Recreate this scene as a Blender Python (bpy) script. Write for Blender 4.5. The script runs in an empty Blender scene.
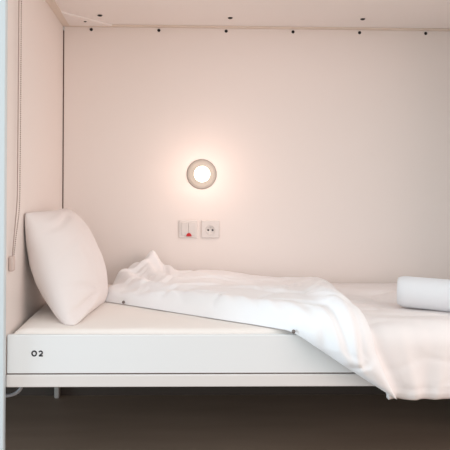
import bpy, bmesh, math, random
from mathutils import Vector, Matrix, noise
random.seed(3)
S = bpy.context.scene
COL = S.collection
PI = math.pi

# ------------------------------------------------------------ camera
F_PX = 589.0
cam_d = bpy.data.cameras.new('camera')
cam = bpy.data.objects.new('camera', cam_d)
COL.objects.link(cam)
cam.location = (0.498, -1.79, 0.95)
YAW, ROLL = math.radians(1.4), math.radians(0.3)
cam.matrix_world = (Matrix.Translation(cam.location) @ Matrix.Rotation(-YAW, 4, 'Z')
                    @ Matrix.Rotation(PI/2, 4, 'X') @ Matrix.Rotation(ROLL, 4, 'Z'))
cam_d.sensor_width = 36
cam_d.lens = F_PX/450*36
cam_d.shift_x = (225-186.4)/450
cam_d.shift_y = -(225-186.0)/450
cam_d.clip_start = 0.02
S.camera = cam

# ------------------------------------------------------------ light
S.view_settings.view_transform = 'Standard'
S.view_settings.look = 'None'
S.view_settings.gamma = 1
S.view_settings.use_curve_mapping = False
S.view_settings.exposure = 0.0
w = bpy.data.worlds.new('World'); S.world = w; w.use_nodes = True
bg = w.node_tree.nodes['Background']
bg.inputs['Color'].default_value = (0.93, 1.0, 1.0, 1)
bg.inputs['Strength'].default_value = 0.98

def area(name, loc, target, sx, sy, power, col):
    l = bpy.data.lights.new(name, 'AREA'); l.shape = 'RECTANGLE'; l.size = sx; l.size_y = sy
    l.energy = power; l.color = col
    o = bpy.data.objects.new(name, l); COL.objects.link(o); o.location = loc
    o.rotation_euler = (Vector(target)-Vector(loc)).to_track_quat('-Z', 'Y').to_euler()
    return o
area('window_daylight', (-2.0, -2.9, 1.3), (0.5, 0.3, 0.3), 1.5, 1.5, 12, (0.86, 0.86, 1.0))
area('added_floor_fill', (-2.2, -0.38, 0.62), (0.4, 0.25, 0.15), 0.7, 1.1, 50, (0.66, 0.86, 1.0))  # added low source at the left, brightens the floor under the bunk
area('room_lamp', (4.0, -2.7, 1.35), (0.5, 0.3, 0.5), 2.0, 1.9, 54, (1.0, 0.71, 0.63))

# ------------------------------------------------------------ materials
def mat(name, col, rough=0.5, bump=0.0, scale=200, metal=0.0, var=0.0, vscale=6, spec=0.5, sss=0.0, stretch=None, emit=None):
    m = bpy.data.materials.new(name); m.use_nodes = True
    nt = m.node_tree; b = nt.nodes['Principled BSDF']
    b.inputs['Base Color'].default_value = (*col, 1)
    b.inputs['Roughness'].default_value = rough
    b.inputs['Metallic'].default_value = metal
    b.inputs['Specular IOR Level'].default_value = spec
    if sss:
        b.inputs['Subsurface Weight'].default_value = sss
        b.inputs['Subsurface Radius'].default_value = (0.03, 0.02, 0.015)
    tc = nt.nodes.new('ShaderNodeTexCoord'); mp = nt.nodes.new('ShaderNodeMapping')
    nt.links.new(tc.outputs['Object'], mp.inputs['Vector'])
    if stretch: mp.inputs['Scale'].default_value = stretch
    if var:
        n = nt.nodes.new('ShaderNodeTexNoise'); n.inputs['Scale'].default_value = vscale; n.inputs['Detail'].default_value = 4
        nt.links.new(mp.outputs['Vector'], n.inputs['Vector'])
        mx = nt.nodes.new('ShaderNodeMix'); mx.data_type = 'RGBA'
        mx.inputs['A'].default_value = (*[c*(1-var) for c in col], 1)
        mx.inputs['B'].default_value = (*[min(1, c*(1+var)) for c in col], 1)
        nt.links.new(n.outputs['Fac'], mx.inputs['Factor'])
        nt.links.new(mx.outputs['Result'], b.inputs['Base Color'])
    if bump:
        n = nt.nodes.new('ShaderNodeTexNoise'); n.inputs['Scale'].default_value = scale; n.inputs['Detail'].default_value = 3
        nt.links.new(mp.outputs['Vector'], n.inputs['Vector'])
        bp = nt.nodes.new('ShaderNodeBump'); bp.inputs['Strength'].default_value = bump; bp.inputs['Distance'].default_value = 0.002
        nt.links.new(n.outputs['Fac'], bp.inputs['Height']); nt.links.new(bp.outputs['Normal'], b.inputs['Normal'])
    if emit:
        b.inputs['Emission Color'].default_value = (*emit[0], 1); b.inputs['Emission Strength'].default_value = emit[1]
    return m

M = dict(
    wall=mat('wall_panel', (0.86, 0.785, 0.745), 0.45, 0.05, 60),
    ceil=mat('ceiling_panel', (0.90, 0.84, 0.81), 0.5, 0.05, 60),
    steel=mat('white_coated_steel', (0.80, 0.79, 0.79), 0.4),
    flange=mat('painted_flange', (0.80, 0.69, 0.60), 0.45),
    post=mat('post_paint', (0.66, 0.73, 0.76), 0.45),
    rail=mat('rail_paint', (0.80, 0.77, 0.75), 0.4),
    board=mat('board_laminate', (0.86, 0.88, 0.89), 0.35),
    gap=mat('dark_gasket', (0.09, 0.05, 0.035), 0.8),
    sheet=mat('mattress_sheet', (0.95, 0.89, 0.845), 0.9, 0.2, 500),
    duvet=mat('duvet_cotton', (0.94, 0.93, 0.94), 0.9, 0.15, 400, sss=0.0),
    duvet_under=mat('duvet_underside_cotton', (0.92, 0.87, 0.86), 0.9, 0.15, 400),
    pillow=mat('pillow_cotton', (0.86, 0.80, 0.785), 0.9, 0.15, 400),
    towel=mat('terry_towel', (0.88, 0.90, 0.93), 1.0, 1.0, 700),
    screw=mat('black_screw', (0.012, 0.010, 0.010), 0.5, metal=0.3),
    plate=mat('lamp_plate', (0.44, 0.41, 0.375), 0.8, spec=0.2),
    globe=mat('lamp_globe', (1, 0.97, 0.92), 0.3, emit=((1.0, 0.86, 0.72), 2.6)),
    plastic=mat('white_plastic', (0.76, 0.71, 0.68), 0.3),
    plastic2=mat('socket_plastic', (0.73, 0.685, 0.655), 0.3),
    red=mat('red_plastic', (0.55, 0.015, 0.02), 0.35),
    hole=mat('socket_hole', (0.02, 0.015, 0.015), 0.6),
    pin=mat('nickel_pin', (0.6, 0.58, 0.55), 0.3, metal=0.9),
    ink=mat('black_vinyl_ink', (0.012, 0.014, 0.02), 0.5),
    edge_disc=mat('grey_disc', (0.18, 0.15, 0.14), 0.4),
    cord=mat('chain_cord', (0.42, 0.32, 0.29), 0.5),
    tens=mat('chain_holder', (0.66, 0.53, 0.48), 0.4),
    cable=mat('grey_cable', (0.42, 0.42, 0.44), 0.5),
    floor=mat('vinyl_floor', (0.33, 0.245, 0.185), 0.5, 0.1, 40, var=0.22, vscale=3.0, stretch=(0.6, 3.0, 1)),
    legpaint=mat('leg_paint', (0.42, 0.40, 0.37), 0.5),
    wall_shade=mat('wall_painted_shade', (0.06, 0.045, 0.035), 0.8),
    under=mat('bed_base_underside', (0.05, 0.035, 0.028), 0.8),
)

# ------------------------------------------------------------ helpers
def link(name, bm, m, parent=None, smooth=False, loc=None):
    me = bpy.data.meshes.new(name)
    bmesh.ops.recalc_face_normals(bm, faces=bm.faces[:])
    bm.to_mesh(me); bm.free()
    me.materials.append(m)
    if smooth:
        for p in me.polygons: p.use_smooth = True
    o = bpy.data.objects.new(name, me); COL.objects.link(o)
    if parent: o.parent = parent
    if loc: o.location = loc
    return o
def tag(o, label, cat, group=None):
    o['label'] = label; o['category'] = cat
    if group: o['group'] = group
    return o
def struct(name, bm, m, label=None):
    o = link(name, bm, m); o['kind'] = 'structure'
    if label: o['label'] = label
    return o
def thing(name, label, cat, loc=(0, 0, 0), group=None):
    o = bpy.data.objects.new(name, None); COL.objects.link(o); o.location = loc; o.empty_display_size = 0.05
    return tag(o, label, cat, group)
def box(bm, x0, x1, y0, y1, z0, z1, bev=0.0, seg=2):
    r = bmesh.ops.create_cube(bm, size=1)
    vs = r['verts']
    for v in vs:
        v.co = Vector(((x0+x1)/2+v.co.x*(x1-x0), (y0+y1)/2+v.co.y*(y1-y0), (z0+z1)/2+v.co.z*(z1-z0)))
    if bev:
        es = list({e for v in vs for e in v.link_edges})
        bmesh.ops.bevel(bm, geom=es, offset=bev, segments=seg, affect='EDGES', profile=0.5)
    return bm
def bx(*a, **k): return box(bmesh.new(), *a, **k)
def lathe(bm, prof, axis, org, n=40):
    """prof: (radius, height along axis)"""
    q = Vector((0, 0, 1)).rotation_difference(Vector(axis))
    rings = []
    for r, h in prof:
        if r < 1e-6: rings.append([bm.verts.new(Vector(org)+q @ Vector((0, 0, h)))])
        else: rings.append([bm.verts.new(Vector(org)+q @ Vector((r*math.cos(2*PI*i/n), r*math.sin(2*PI*i/n), h))) for i in range(n)])
    for a, b in zip(rings, rings[1:]):
        for i in range(n):
            j = (i+1) % n
            if len(a) == 1 and len(b) == 1: continue
            if len(a) == 1: bm.faces.new((a[0], b[i], b[j]))
            elif len(b) == 1: bm.faces.new((a[i], a[j], b[0]))
            else: bm.faces.new((a[i], a[j], b[j], b[i]))
    return bm
def tube(bm, pts, r, n=8):
    pts = [Vector(p) for p in pts]; rings = []
    for i, p in enumerate(pts):
        t = (pts[min(i+1, len(pts)-1)]-pts[max(i-1, 0)]).normalized()
        a = t.cross(Vector((0.31, 0.9, 0.17))).normalized(); b = t.cross(a)
        rings.append([bm.verts.new(p+a*r*math.cos(2*PI*k/n)+b*r*math.sin(2*PI*k/n)) for k in range(n)])
    for A, B in zip(rings, rings[1:]):
        for k in range(n): bm.faces.new((A[k], A[(k+1) % n], B[(k+1) % n], B[k]))
    bm.faces.new(rings[0]); bm.faces.new(rings[-1])
    return bm
def smooth_path(pts, n=8):
    P = [Vector(p) for p in pts]; out = []
    for i in range(len(P)-1):
        p0, p1, p2, p3 = P[max(i-1, 0)], P[i], P[i+1], P[min(i+2, len(P)-1)]
        for k in range(n):
            t = k/n
            out.append(0.5*((2*p1)+(p2-p0)*t+(2*p0-5*p1+4*p2-p3)*t*t+(3*p1-p0-3*p2+p3)*t**3))
    out.append(P[-1]); return out
def lerp(a, b, t): return a+(b-a)*t
def sst(a, b, x):
    t = max(0, min(1, (x-a)/(b-a))); return t*t*(3-2*t)
def nz(x, y, z, f): return noise.noise(Vector((x*f, y*f, z*f)))

# ------------------------------------------------------------ the alcove
L, D = 2.04, 0.90            # inner length and depth of the bunk
ZC, ZM, ZB0, ZB1, ZR0 = 1.676, 0.503, 0.381, 0.497, 0.340
struct('floor', bx(-3.0, 4.5, -4.5, 1.0, -0.05, 0.0), M['floor'])
struct('wall_back', bx(0.005, L+0.05, D, D+0.03, ZR0+0.01, ZC+0.02), M['wall'])
struct('wall_left', bx(-0.03, 0.0, 0.0, D+0.03, ZR0, ZC+0.02), M['wall'])
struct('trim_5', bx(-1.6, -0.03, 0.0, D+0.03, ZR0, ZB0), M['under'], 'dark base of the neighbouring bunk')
struct('trim_7', bx(-1.6, L+0.05, D-0.012, D-0.002, 0.0, ZR0+0.010), M['wall_shade'], 'lower back wall under the bunk with shade in its colour')  # back wall continues down; the under-bunk shade is put into its colour
struct('wall_right', bx(L, L+0.03, 0.0, D, 0.0, ZC+0.02), M['wall'])
struct('ceiling', bx(-0.02, L+0.02, -0.02, D+0.03, ZC, ZC+0.10), M['ceil'])
struct('trim_1', bx(0.0002, 0.0050, D-0.0012, D+0.02, 0.0, ZC-0.022), M['gap'], 'dark seam in the corner')
# front post of the bunk block
struct('trim_2', bx(-0.16, 0.0, -0.022, 0.0, 0.0, 2.3, bev=0.003), M['post'], 'pale post at the bunk front')
struct('trim_6', bx(L, L+0.16, -0.022, 0.0, 0.0, 2.3, bev=0.003), M['post'])
struct('trim_3', bx(0.0, 0.034, 0.0, D-0.001, ZC-0.005, ZC-0.0005, bev=0.001), M['flange'], 'flange along left ceiling edge')
struct('trim_4', bx(0.034, L, D-0.030, D-0.001, ZC-0.005, ZC-0.0005, bev=0.001), M['flange'], 'flange along back ceiling edge')
# corner gusset
bm = bmesh.new()
tri = [(0.034, D-0.030), (0.225, D-0.030), (0.034, D-0.225)]
lo = [bm.verts.new((x, y, ZC-0.0075)) for x, y in tri]; hi = [bm.verts.new((x, y, ZC-0.0003)) for x, y in tri]
bm.faces.new(lo); bm.faces.new(hi)
for i in range(3): bm.faces.new((lo[i], lo[(i+1) % 3], hi[(i+1) % 3], hi[i]))
tag(link('corner_gusset', bm, M['ceil']), 'flat triangular gusset plate in the back left corner of the ceiling', 'bracket')

# ------------------------------------------------------------ screws
def screw_bm(r):
    return lathe(bmesh.new(), [(0, 0), (r, 0), (r, 0.0012), (r*0.75, 0.0028), (r*0.4, 0.003), (r*0.38, 0.0016), (0, 0.0016)], (0, 0, 1), (0, 0, 0), 16)
sc0 = link('screw', screw_bm(0.0072), M['screw'], smooth=False)
used = [False]
def put_screw(loc, rot, label, group, s=1.0):
    o = sc0 if not used[0] else sc0.copy()
    if used[0]: COL.objects.link(o)
    used[0] = True
    o.location = loc; o.rotation_euler = rot; o.scale = (s, s, s)
    tag(o, label, 'screw', group)
WS = ['black screw at the top of the back wall, closest to the left corner',
      'black screw atop the back wall, second from the left corner, left of the lamp',
      'black screw atop the back wall, third from the left corner, just right of the lamp',
      'black screw atop the back wall, fourth from the left corner',
      'black screw atop the back wall, fifth from the left corner, near the third ceiling screw',
      'black screw atop the back wall, furthest right of the row']
for i in range(6):
    put_screw((0.127+i*0.3075, D-0.0002, ZC-0.0165), (PI/2, 0, 0), WS[i], 'black screws along the top of the back wall')
for p, lab in (((0.187, 0.728), 'black screw in the ceiling panel beside the corner gusset'),
               ((0.745, 0.742), 'middle one of the black screws in the flat ceiling panel'),
               ((1.318, 0.735), 'rightmost of the black screws in the flat ceiling panel')):
    put_screw((p[0], p[1], ZC-0.0001), (PI, 0, 0), lab, 'black screws in the ceiling', 1.45)
put_screw((0.114, 0.800, ZC-0.0076), (PI, 0, 0), 'black screw through the triangular gusset in the ceiling corner', 'black screws in the ceiling', 0.85)

# ------------------------------------------------------------ bed frame
bed = thing('bed_frame', 'white lower bunk bed frame with number 02 on its side board', 'bed', (1.0, 0.4, 0))
def bpart(name, bm, m, smooth=False, parent=bed):
    o = link(name, bm, m, parent, smooth)
    if parent is bed: o.location = (-1.0, -0.4, 0)
    return o
side = bpart('side_board', bx(0.003, L-0.003, 0.0, 0.018, ZB0, ZB1, bev=0.002), M['board'])
bpart('side_rail', bx(0.001, L-0.001, -0.003, 0.045, ZR0, ZB0-0.0035, bev=0.003), M['rail'])
bpart('rail_gap', bx(0.004, L-0.004, 0.004, 0.016, ZB0-0.004, ZB0+0.0005), M['gap'])
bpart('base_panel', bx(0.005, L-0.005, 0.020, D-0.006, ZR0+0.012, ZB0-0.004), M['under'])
for x in (-0.022, L-0.013):
    bpart('leg', bx(x+0.0, x+0.020, D-0.050, D-0.015, 0.0, ZR0, bev=0.002), M['legpaint'])
# number 02 in black on the board
def stroke(bm, pts, wd, y0, y1, closed=False):
    n = len(pts); P = [Vector((p[0], 0, p[1])) for p in pts]; rows = []
    for i in range(n):
        if closed: t = P[(i+1) % n]-P[i-1]
        else: t = P[min(i+1, n-1)]-P[max(i-1, 0)]
        t.normalize(); nn = Vector((-t.z, 0, t.x))
        a, b = P[i]+nn*wd/2, P[i]-nn*wd/2
        rows.append([bm.verts.new((a.x, y0, a.z)), bm.verts.new((b.x, y0, b.z)), bm.verts.new((b.x, y1, b.z)), bm.verts.new((a.x, y1, a.z))])
    rng = range(n) if closed else range(n-1)
    for i in rng:
        A, B = rows[i], rows[(i+1) % n]
        for k in range(4): bm.faces.new((A[k], A[(k+1) % 4], B[(k+1) % 4], B[k]))
    if not closed: bm.faces.new(rows[0]); bm.faces.new(rows[-1])
bm = bmesh.new()
h = 0.0185; wd = 0.0042; x0 = 0.0845; z0 = 0.4325; y0, y1 = -0.0007, 0.0003
stroke(bm, [(x0+0.0066*math.cos(a), z0+h/2+(h-wd)/2*math.sin(a)) for a in [2*PI*i/32 for i in range(32)]], wd, y0, y1, True)
xx = x0+0.0135
arc = [(xx+0.0058+0.0049*math.cos(a), z0+h-wd/2-0.0050+0.0050*math.sin(a)) for a in [PI*(0.88-1.08*i/14) for i in range(15)]]
stroke(bm, arc+[(xx+0.0016, z0+wd/2+0.0002)], wd, y0, y1)
stroke(bm, [(xx+0.0004, z0+wd/2), (xx+0.0124, z0+wd/2)], wd, y0-0.0001, y1)
nm = link('number', bm, M['ink'], side); nm['label'] = 'black number 02 on the white board'

# ------------------------------------------------------------ mattress with fitted sheet
def mattress():
    bm = bmesh.new()
    x0, x1, y0, y1, z0, z1 = 0.004, L-0.006, 0.021, D-0.004, ZB0-0.003, ZM+0.004
    nx, ny, R = 120, 60, 0.045
    def pt(u, v, top):
        x, y = lerp(x0, x1, u), lerp(y0, y1, v)
        # rounded plan corners
        z = z1 if top else z0
        if top:
            e = min((x-x0)/1.4, (x1-x)/1.4, (y-y0)/0.55, y1-y)
            if e < R: z -= 0.022*(1-math.sqrt(max(0, 1-(1-e/R)**2)))
            z += 0.002*nz(x, y, 0, 5)
        return (x, y, z)
    T = [[bm.verts.new(pt(i/nx, j/ny, True)) for j in range(ny+1)] for i in range(nx+1)]
    for i in range(nx):
        for j in range(ny): bm.faces.new((T[i][j], T[i+1][j], T[i+1][j+1], T[i][j+1]))
    edge = [T[i][0] for i in range(nx+1)]+[T[nx][j] for j in range(1, ny+1)]+[T[i][ny] for i in range(nx-1, -1, -1)]+[T[0][j] for j in range(ny-1, 0, -1)]
    low = [bm.verts.new((v.co.x, v.co.y, z0)) for v in edge]
    n = len(edge)
    for i in range(n): bm.faces.new((edge[i], edge[(i+1) % n], low[(i+1) % n], low[i]))
    bm.faces.new(low)
    return bm
tag(link('mattress', mattress(), M['sheet'], smooth=True), 'mattress in a tight white fitted sheet on the bunk frame', 'mattress')

# ------------------------------------------------------------ pillow leaning on the left wall
def pillow_bm(W, H, T, n=56):
    bm = bmesh.new(); V = {}
    for s in (1, -1):
        for i in range(n+1):
            for j in range(n+1):
                if s == -1 and (i in (0, n) or j in (0, n)): V[s, i, j] = V[1, i, j]; continue
                u, v = 2*i/n-1, 2*j/n-1
                # pinch the sides inwards between the corners
                x = u*W/2*(1-0.05*(1-abs(v)**2.2)*abs(u)**3) ; y = v*H/2*(1-0.06*(1-abs(u)**2.2)*abs(v)**3)
                cr = (abs(u)*abs(v))**6
                x *= 1-0.05*cr; y *= 1-0.05*cr
                e = max(0, (1-abs(u)**2.4))**0.62*max(0, (1-abs(v)**2.4))**0.62
                t = T/2*e
                a = max(abs(u), abs(v))
                wr = (nz(x, y, s*3.1, 9)*0.006+nz(x, y, s, 22)*0.0025)*e
                wr += 0.004*e*math.sin((u*3+v*7)+nz(x, y, 0, 6)*3)*sst(0.45, 0.95, a)
                if s == 1:   # creases of the pillowcase at the top edge and by the near bottom corner
                    wr -= 0.013*math.exp(-((v-0.66-0.10*math.sin(u*3.2+1))/0.05)**2)*sst(0.25, -0.25, u)*e
                    wr += 0.008*math.exp(-((v-0.78-0.10*math.sin(u*3.2+1))/0.05)**2)*sst(0.25, -0.25, u)*e
                    wr -= 0.008*math.exp(-((v-0.40-0.35*u)/0.03)**2)*sst(-0.2, -0.6, u)*e
                    wr -= 0.022*math.exp(-((v+0.74-0.10*(u+0.7))/0.05)**2)*sst(-0.1, -0.5, u)*e
                    wr += 0.012*math.exp(-((v+0.90-0.2*(u+0.7))/0.05)**2)*sst(0.0, -0.5, u)
                    wr -= 0.010*math.exp(-((v+0.55+0.35*(u+0.4))/0.035)**2)*sst(0.1, -0.4, u)*e
                V[s, i, j] = bm.verts.new((x, y, s*(t+0.0008)+wr))
    for s in (1, -1):
        for i in range(n):
            for j in range(n): bm.faces.new((V[s, i, j], V[s, i+1, j], V[s, i+1, j+1], V[s, i, j+1]))
    return bm
# local x = along the bed depth, local y = up, local z = face normal (towards the right)
lean = math.radians(26)
ex = Vector((0.14, 1.0, 0.0)).normalized()
ey = Vector((-math.sin(lean), 0.06, math.cos(lean))).normalized()
ez = ex.cross(ey).normalized(); ey = ez.cross(ex)
pm = pillow_bm(0.47, 0.42, 0.20)
rot = Matrix((ex, ey, ez)).transposed()
pc = Vector((0.123, 0.360, ZM+0.172))
for v in pm.verts:
    p = rot @ v.co+pc
    p.y += 0.28*(p.z-pc.z)
    if p.x < 0.004: p.x = 0.004+0.02*(0.004-p.x)*0
    zf = ZM+0.0045
    if p.z < zf: p.z = zf
    v.co = p-pc
pil = thing('pillow', 'plump white pillow leaning upright against the left wall', 'pillow', pc)
link('pillowcase', pm, M['pillow'], pil, True)

# ------------------------------------------------------------ duvet
YF = -0.022      # plane of the hanging part
def base(x, s, zt=ZM+0.006, off=0.0):
    """s>=0: distance from the front edge over the mattress; s<0: down the front. returns point, normal"""
    R = 0.035
    q = PI/2*R
    if s >= R: return Vector((x, YF+s, zt)), Vector((0, 0, 1))
    if s > R-q:
        a = (R-s)/R
        return Vector((x, YF+R-R*math.sin(a), zt-R+R*math.cos(a))), Vector((0, -math.sin(a), math.cos(a)))
    return Vector((x, YF, zt-R-(R-q-s))), Vector((0, -1, 0))

duv = thing('duvet', 'crumpled white duvet folded back on the bunk and hanging over its front', 'duvet', (1.2, 0.4, ZM))
def closed_sheet(fn, thick, nu, nv):
    """fn(u,v) -> (point, normal, height): top surface at height, bottom at 0, edges closed"""
    bm = bmesh.new(); T = {}; B = {}
    for i in range(nu+1):
        for j in range(nv+1):
            p, n_, hh = fn(i/nu, j/nv)
            T[i, j] = bm.verts.new(p+n_*hh-Vector(duv.location))
            B[i, j] = bm.verts.new(p+n_*min(0.001, hh*0.5)-Vector(duv.location))
    for i in range(nu):
        for j in range(nv):
            bm.faces.new((T[i, j], T[i+1, j], T[i+1, j+1], T[i, j+1])); bm.faces.new((B[i, j], B[i, j+1], B[i+1, j+1], B[i+1, j]))
    for i in range(nu):
        for j in (0, nv): bm.faces.new((T[i, j], T[i+1, j], B[i+1, j], B[i, j]))
    for j in range(nv):
        for i in (0, nu): bm.faces.new((T[i, j], T[i, j+1], B[i, j+1], B[i, j]))
    return bm

def wrinkle(x, s, k=1.0):
    a = 0.010*nz(x, s, 0.3, 4.5)+0.006*nz(x, s, 1.7, 11)+0.0016*nz(x, s, 5.1, 34)
    r = abs(nz(x*0.7+s*0.5, s*1.6-x*0.3, 2.2, 7.0))
    return k*(a-0.008*max(0, 0.16-r)/0.16)

HEM = -0.180
def hang_folds(x, s):
    """folds that run down the hanging front, deeper towards the hem"""
    d = sst(0.10, HEM, s)
    ph = x*17+1.2*nz(x, s, 0, 3)
    f1 = math.exp(-((x-1.31-0.12*s)/0.018)**2)-0.7*math.exp(-((x-1.27-0.12*s)/0.016)**2)
    f2 = math.exp(-((x-1.185+0.25*s)/0.016)**2)-0.6*math.exp(-((x-1.225+0.25*s)/0.02)**2)
    return d*(0.004*math.sin(ph*0.7)+0.006*f1+0.006*f2)+0.004*d
def lower(u, v):
    s = lerp(HEM, 0.885, v)
    xl = lerp(1.150, 0.95, sst(HEM, 0.1, s))
    x = lerp(xl, L-0.012, u)
    flat = lerp(0.35, 1, sst(-0.05, 0.06, s))
    p, n_ = base(x, s)
    ed = min(1, (v/0.03) if v < 0.03 else 1, (1-v)/0.05)
    hgt = 0.020*math.sqrt(max(0.03, ed))+wrinkle(x, s, 0.9*flat)*min(1, ed+0.1)+0.012
    # a long crease that climbs towards the towel
    hgt += 0.010*math.exp(-((s-0.62+0.5*(x-1.15))/0.07)**2)
    tw_ = sst(0.26, 0.20, abs(x-1.48))*sst(0.13, 0.08, abs(s-0.272+0.48*(x-1.288)))
    hgt -= tw_*0.5*(hgt-0.012)
    hgt += hang_folds(x, s)
    hgt -= 0.026*sst(0.45, 0.88, s)
    hgt -= 0.0045*math.exp(-((s-HEM-0.034)/0.0035)**2)
    tx = x-(1.10+0.07*sst(0.02, -0.18, s))      # valley beside the folded flap
    hgt -= 0.016*math.exp(-((tx-0.006)/0.022)**2)*sst(0.10, -0.02, s)
    hgt = max(0.004, hgt)
    p.z += 0.003*nz(x, 0, 0, 4)*sst(0, HEM, s)
    return p, n_, hgt
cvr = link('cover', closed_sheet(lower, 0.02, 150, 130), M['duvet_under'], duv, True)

# folded back flap: quadrilateral in (x, s), outline bent, thick and puffy
def curve(pts, t):
    for (a, pa), (b, pb) in zip(pts, pts[1:]):
        if t <= b:
            k = (t-a)/(b-a); return Vector(pa).lerp(Vector(pb), k)
    return Vector(pts[-1][1])
def cr(ptsl):
    P = smooth_path([(*p, 0) for p in ptsl], 12); n = len(P)-1
    # equal length parameter
    acc = [0]
    for a, b in zip(P, P[1:]): acc.append(acc[-1]+(b-a).length)
    return [(acc[i]/acc[-1], (P[i].x, P[i].y)) for i in range(n+1)]
front = cr([(0.245, 0.475), (0.345, 0.405), (0.60, 0.215), (0.76, 0.10), (0.875, 0.012), (1.025, -0.085), (1.172, -0.178)])
back = cr([(0.30, 0.87), (0.44, 0.885), (0.70, 0.895), (0.95, 0.89), (1.19, 0.87)])
left = cr([(0.245, 0.475), (0.235, 0.60), (0.26, 0.76), (0.30, 0.87)])
right = cr([(1.172, -0.178), (1.128, -0.09), (1.096, 0.0), (1.086, 0.12), (1.11, 0.32), (1.16, 0.60), (1.19, 0.87)])
P00, P10, P01, P11 = Vector((0.245, 0.475)), Vector((1.172, -0.178)), Vector((0.30, 0.87)), Vector((1.19, 0.87))
CREASES = [(0.36, 0.62, 1.2, 0.10, 0.009), (0.45, 0.55, 1.0, 0.11, 0.008), (0.33, 0.74, 0.6, 0.09, 0.010), (0.47, 0.75, 1.9, 0.08, 0.010),
           (0.60, 0.42, 0.5, 0.12, 0.006), (0.80, 0.30, -0.5, 0.14, 0.006), (0.95, 0.42, 1.2, 0.14, 0.007), (1.00, 0.15, 2.2, 0.10, 0.008),
           (1.05, -0.02, 2.0, 0.10, 0.008), (0.98, 0.02, 2.4, 0.09, 0.007), (0.72, 0.62, 0.1, 0.16, 0.005), (1.08, 0.60, 1.5, 0.14, 0.006)]
def flap(u, v):
    c = (curve(front, u)*(1-v)+curve(back, u)*v+curve(left, v)*(1-u)+curve(right, v)*u
         -(P00*(1-u)*(1-v)+P10*u*(1-v)+P01*(1-u)*v+P11*u*v))
    x, s = c.x, c.y
    p, n_ = base(x, s)
    def prof(e, r):
        e = min(1, e/r); return math.sqrt(max(0, 1-(1-e)**2))
    H = lerp(0.062, 0.078, sst(0.1, 0.5, u))
    H *= lerp(0.72, 1, sst(-0.2, 0.12, s))
    H *= lerp(1, 0.42, sst(0.25, 0.8, s)*sst(0.35, 0.85, u))
    pr = prof(v, 0.11)*prof(1-v, 0.10)*prof(u, 0.10)*prof(1-u, 0.09)
    under = 0.024*sst(0.94, 1.02, x)*lerp(1, 0.3, sst(0.45, 0.88, s))       # lies on the lower layer here
    hh = H*pr
    hh += wrinkle(x+3, s, 1.0)*min(1, pr*1.2)
    # sharp creases: a few long ones and a fan from the left corner
    for (cx, cs, ang, ln, dp) in CREASES:
        dx, ds = x-cx, s-cs
        al = dx*math.cos(ang)+ds*math.sin(ang); ac = -dx*math.sin(ang)+ds*math.cos(ang)+0.010*math.sin(al*30)
        k = math.exp(-(al/ln)**2)
        hh += dp*k*(math.exp(-(ac/0.011)**2)*-1+0.8*math.exp(-((ac-0.020)/0.014)**2))*min(1, pr*1.3)
    # bunched folds near the left end, and the raised ear by the wall
    lf = sst(0.62, 0.28, x)
    hh += lf*0.014*math.sin((x*1.0+s*0.75)*42+3*nz(x, s, 0, 5))*pr
    ear = math.exp(-((x-0.408)/0.046)**2-((s-0.86)/0.10)**2)+0.42*math.exp(-((x-0.30)/0.08)**2-((s-0.80)/0.12)**2)
    hh += ear*0.085*min(1, pr*1.6)
    ear2 = math.exp(-((x-0.49)/0.022)**2-((s-0.84)/0.10)**2)
    hh += ear2*0.020*pr
    # soft quilting dents
    hh -= 0.010*math.exp(-((v-0.52+0.06*math.sin(u*7))/0.07)**2)*pr
    # small scallops on the front hem
    hh += 0.004*math.sin(u*70+2*nz(x, s, 0, 8))*sst(0.16, 0.02, v)*pr
    hh = max(0.0015, hh)+under+0.001
    if s < 0: hh += 0.25*hang_folds(x, s)
    return p, n_, hh
link('folded_flap', closed_sheet(flap, 0.05, 190, 150), M['duvet'], duv, True)
# small dark grey discs on the edge of the folded flap
for bu in (0.085, 0.685):
    c = curve(front, bu); p, n_ = base(c.x, c.y)
    p = p+n_*0.010+Vector((-0.003, -0.006, 0))-Vector(duv.location)
    b = link('edge_disc', lathe(bmesh.new(), [(0, 0), (0.005, 0), (0.006, 0.0015), (0.005, 0.003), (0, 0.0032)], (-0.3, -1, 0.3), p, 16), M['edge_disc'], duv, True)
    b['label'] = 'tiny grey disc'

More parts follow.
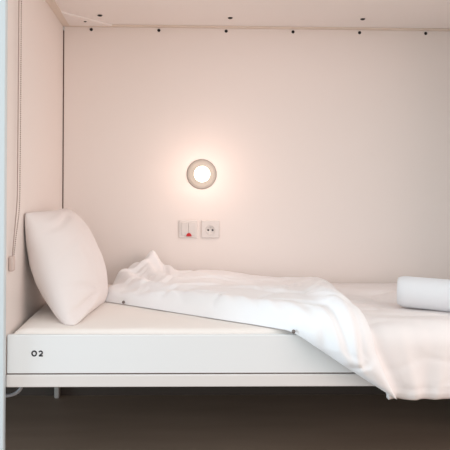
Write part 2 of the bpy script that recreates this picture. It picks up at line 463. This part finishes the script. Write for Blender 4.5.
# ------------------------------------------------------------ rolled towel
def towel():
    tw = thing('rolled_towel', 'tightly rolled white towel lying on the duvet near the wall', 'towel', (1.288, 0.25, 0))
    r, Lh = 0.063, 0.40
    ax = Vector((1.0, -0.48, -0.02)).normalized(); up = Vector((0, 0, 1)); sd = up.cross(ax).normalized()
    c0 = Vector((0, 0, ZM+0.025+r))
    bm = bmesh.new()
    # spiral cross-section extruded along the axis
    turns, n, m = 3.6, 150, 40
    rows = []
    for k in range(m+1):
        t = k/m; row = []
        for side in (0, 1):
            rr = []
            for i in range(n+1):
                a = 2*PI*turns*i/n
                rad = 0.008+(r-0.008)*i/n-side*0.0085
                rad = max(0.001, rad)
                e = min(t, 1-t)*Lh
                rad *= 1-0.14*(1-min(1, e/0.03))**2
                rad *= 1+0.02*nz(t*4, a*0.3, 0, 1.5)
                tt = t*Lh-(0.010*(1-i/n) if t == 0 else 0)*-1.0
                q = c0+ax*tt+sd*rad*math.cos(a+2.4)*1.04+up*rad*math.sin(a+2.4)*0.97
                rr.append(bm.verts.new(q))
            row.append(rr)
        rows.append(row)
    for k in range(m):
        for side in (0, 1):
            for i in range(n): bm.faces.new((rows[k][side][i], rows[k+1][side][i], rows[k+1][side][i+1], rows[k][side][i+1]))
        bm.faces.new((rows[k][0][n], rows[k+1][0][n], rows[k+1][1][n], rows[k][1][n]))
        bm.faces.new((rows[k][0][0], rows[k+1][0][0], rows[k+1][1][0], rows[k][1][0]))
    for k in (0, m):
        for i in range(n): bm.faces.new((rows[k][0][i], rows[k][0][i+1], rows[k][1][i+1], rows[k][1][i]))
    link('roll', bm, M['towel'], tw, True)
towel()

# ------------------------------------------------------------ wall lamp
lx, lz = 0.633, 1.004
lamp = thing('wall_lamp', 'round wall lamp with a glowing white globe on a grey disc', 'lamp', (lx, D, lz))
link('backplate', lathe(bmesh.new(), [(0, 0), (0.069, 0), (0.069, 0.002), (0.064, 0.009), (0.055, 0.012), (0, 0.012)], (0, -1, 0), (0, 0, 0), 64), M['plate'], lamp, False)
gl = lathe(bmesh.new(), [(0.024, 0.0), (0.030, 0.006)]+[(0.0365*math.cos(a), 0.030+0.032*math.sin(a)) for a in [PI/2*(i/12*1.4-0.4) for i in range(12)]]+[(0, 0.062)], (0, -1, 0), (0, -0.0123, 0), 48)
link('globe', gl, M['globe'], lamp, True)
pl = bpy.data.lights.new('globe_glow', 'POINT'); pl.energy = 1.0; pl.color = (1.0, 0.71, 0.60); pl.shadow_soft_size = 0.04
po = bpy.data.objects.new('globe_glow', pl); COL.objects.link(po); po.parent = lamp; po.location = (0, -0.20, 0)

# ------------------------------------------------------------ socket and call switch
def plate_bm(wd, ht, th): return bx(-wd/2, wd/2, -th, 0, -ht/2, ht/2, bev=0.0025)
def disc(r, y0, y1, cx=0, cz=0, n=32):
    return lathe(bmesh.new(), [(0, 0), (r, 0), (r, y0-y1), (0, y0-y1)], (0, -1, 0), (cx, y0, cz), n)
so = thing('power_socket', 'white square power socket with two dark holes, right of the switch', 'socket', (0.674, D, 0.754))
link('plate', plate_bm(0.080, 0.080, 0.010), M['plastic'], so)
bm = bmesh.new()
lathe(bm, [(0, 0.0102), (0.0195, 0.0102), (0.0205, 0.0118), (0.0225, 0.0118), (0.023, 0.0098)], (0, -1, 0), (0, 0, -0.004), 40)
link('socket_well', bm, M['plastic2'], so, True)
for sx in (-1, 1): link('pin_hole', disc(0.0044, -0.0100, -0.0110, sx*0.0100, -0.004), M['hole'], so)
link('earth_pin', disc(0.0024, -0.0100, -0.019, 0, 0.007), M['pin'], so)
sw = thing('wall_switch', 'white square wall switch with a red tab, left of the power socket', 'switch', (0.573, D, 0.754))
link('plate', plate_bm(0.084, 0.080, 0.008), M['plastic'], sw)
for sx in (-1, 1):
    link('rocker', bx(sx*0.0165-0.0155, sx*0.0165+0.0155, -0.0115, -0.0075, -0.029, 0.030, bev=0.0015), M['plastic2'], sw)
bm = bmesh.new(); n = 20
A = [(0.0105*math.cos(PI*i/n), 0.0115*math.sin(PI*i/n)) for i in range(n+1)]
f = [bm.verts.new((a*1.15+0.003, -0.0145, b*1.35-0.033)) for a, b in A]; g = [bm.verts.new((a*1.15+0.003, -0.0075, b*1.35-0.033)) for a, b in A]
bm.faces.new(f); bm.faces.new(g)
for i in range(n+1): bm.faces.new((f[i], f[(i+1) % (n+1)], g[(i+1) % (n+1)], g[i]))
rt = link('tab', bm, M['red'], sw); rt['label'] = 'small red half-round tab'

# ------------------------------------------------------------ roller blind chain
ch = thing('blind_chain', 'beaded blind cord looped down the left wall above the pillow', 'blind chain', (0.012, 0.06, 0.72))
def rel(p): return (p[0]-0.012, p[1]-0.06, p[2]-0.72)
front_s = smooth_path([rel(p) for p in [(0.011, 0.086, 1.670), (0.011, 0.084, 1.30), (0.011, 0.080, 1.0), (0.012, 0.072, 0.90), (0.011, 0.042, 0.79), (0.011, 0.022, 0.725)]], 40)
back_s = smooth_path([rel(p) for p in [(0.011, 0.116, 1.670), (0.011, 0.114, 1.30), (0.011, 0.110, 1.0), (0.012, 0.100, 0.88), (0.011, 0.066, 0.79), (0.011, 0.038, 0.725)]], 40)
link('plain_cord', tube(bmesh.new(), front_s[::4], 0.0019, 6), M['cord'], ch, True)
bm = tube(bmesh.new(), back_s[::4], 0.0007, 5)
acc = 0; prev = back_s[0]
dist = 0; pts = []
for a, b in zip(back_s, back_s[1:]):
    l = (b-a).length
    while dist < l:
        pts.append(a.lerp(b, dist/l)); dist += 0.0068
    dist -= l
for p in pts:
    r = bmesh.ops.create_icosphere(bm, subdivisions=1, radius=0.0024, matrix=Matrix.Translation(p))
link('beaded_cord', bm, M['cord'], ch, True)
link('cord_holder', bx(-0.0115, 0.004, -0.044, -0.018, -0.034, 0.012, bev=0.005, seg=3), M['tens'], ch, True)

# ------------------------------------------------------------ cable under the bed
cb = link('cable', tube(bmesh.new(), smooth_path([(0.024, 0.11, 0.338), (0.022, 0.11, 0.312), (0.012, 0.11, 0.292), (-0.008, 0.11, 0.279), (-0.035, 0.11, 0.276), (-0.06, 0.11, 0.29), (-0.07, 0.11, 0.338)], 8), 0.0055, 8), M['cable'], smooth=True)
tag(cb, 'grey cable bent in a loop under the left end of the bunk', 'cable')
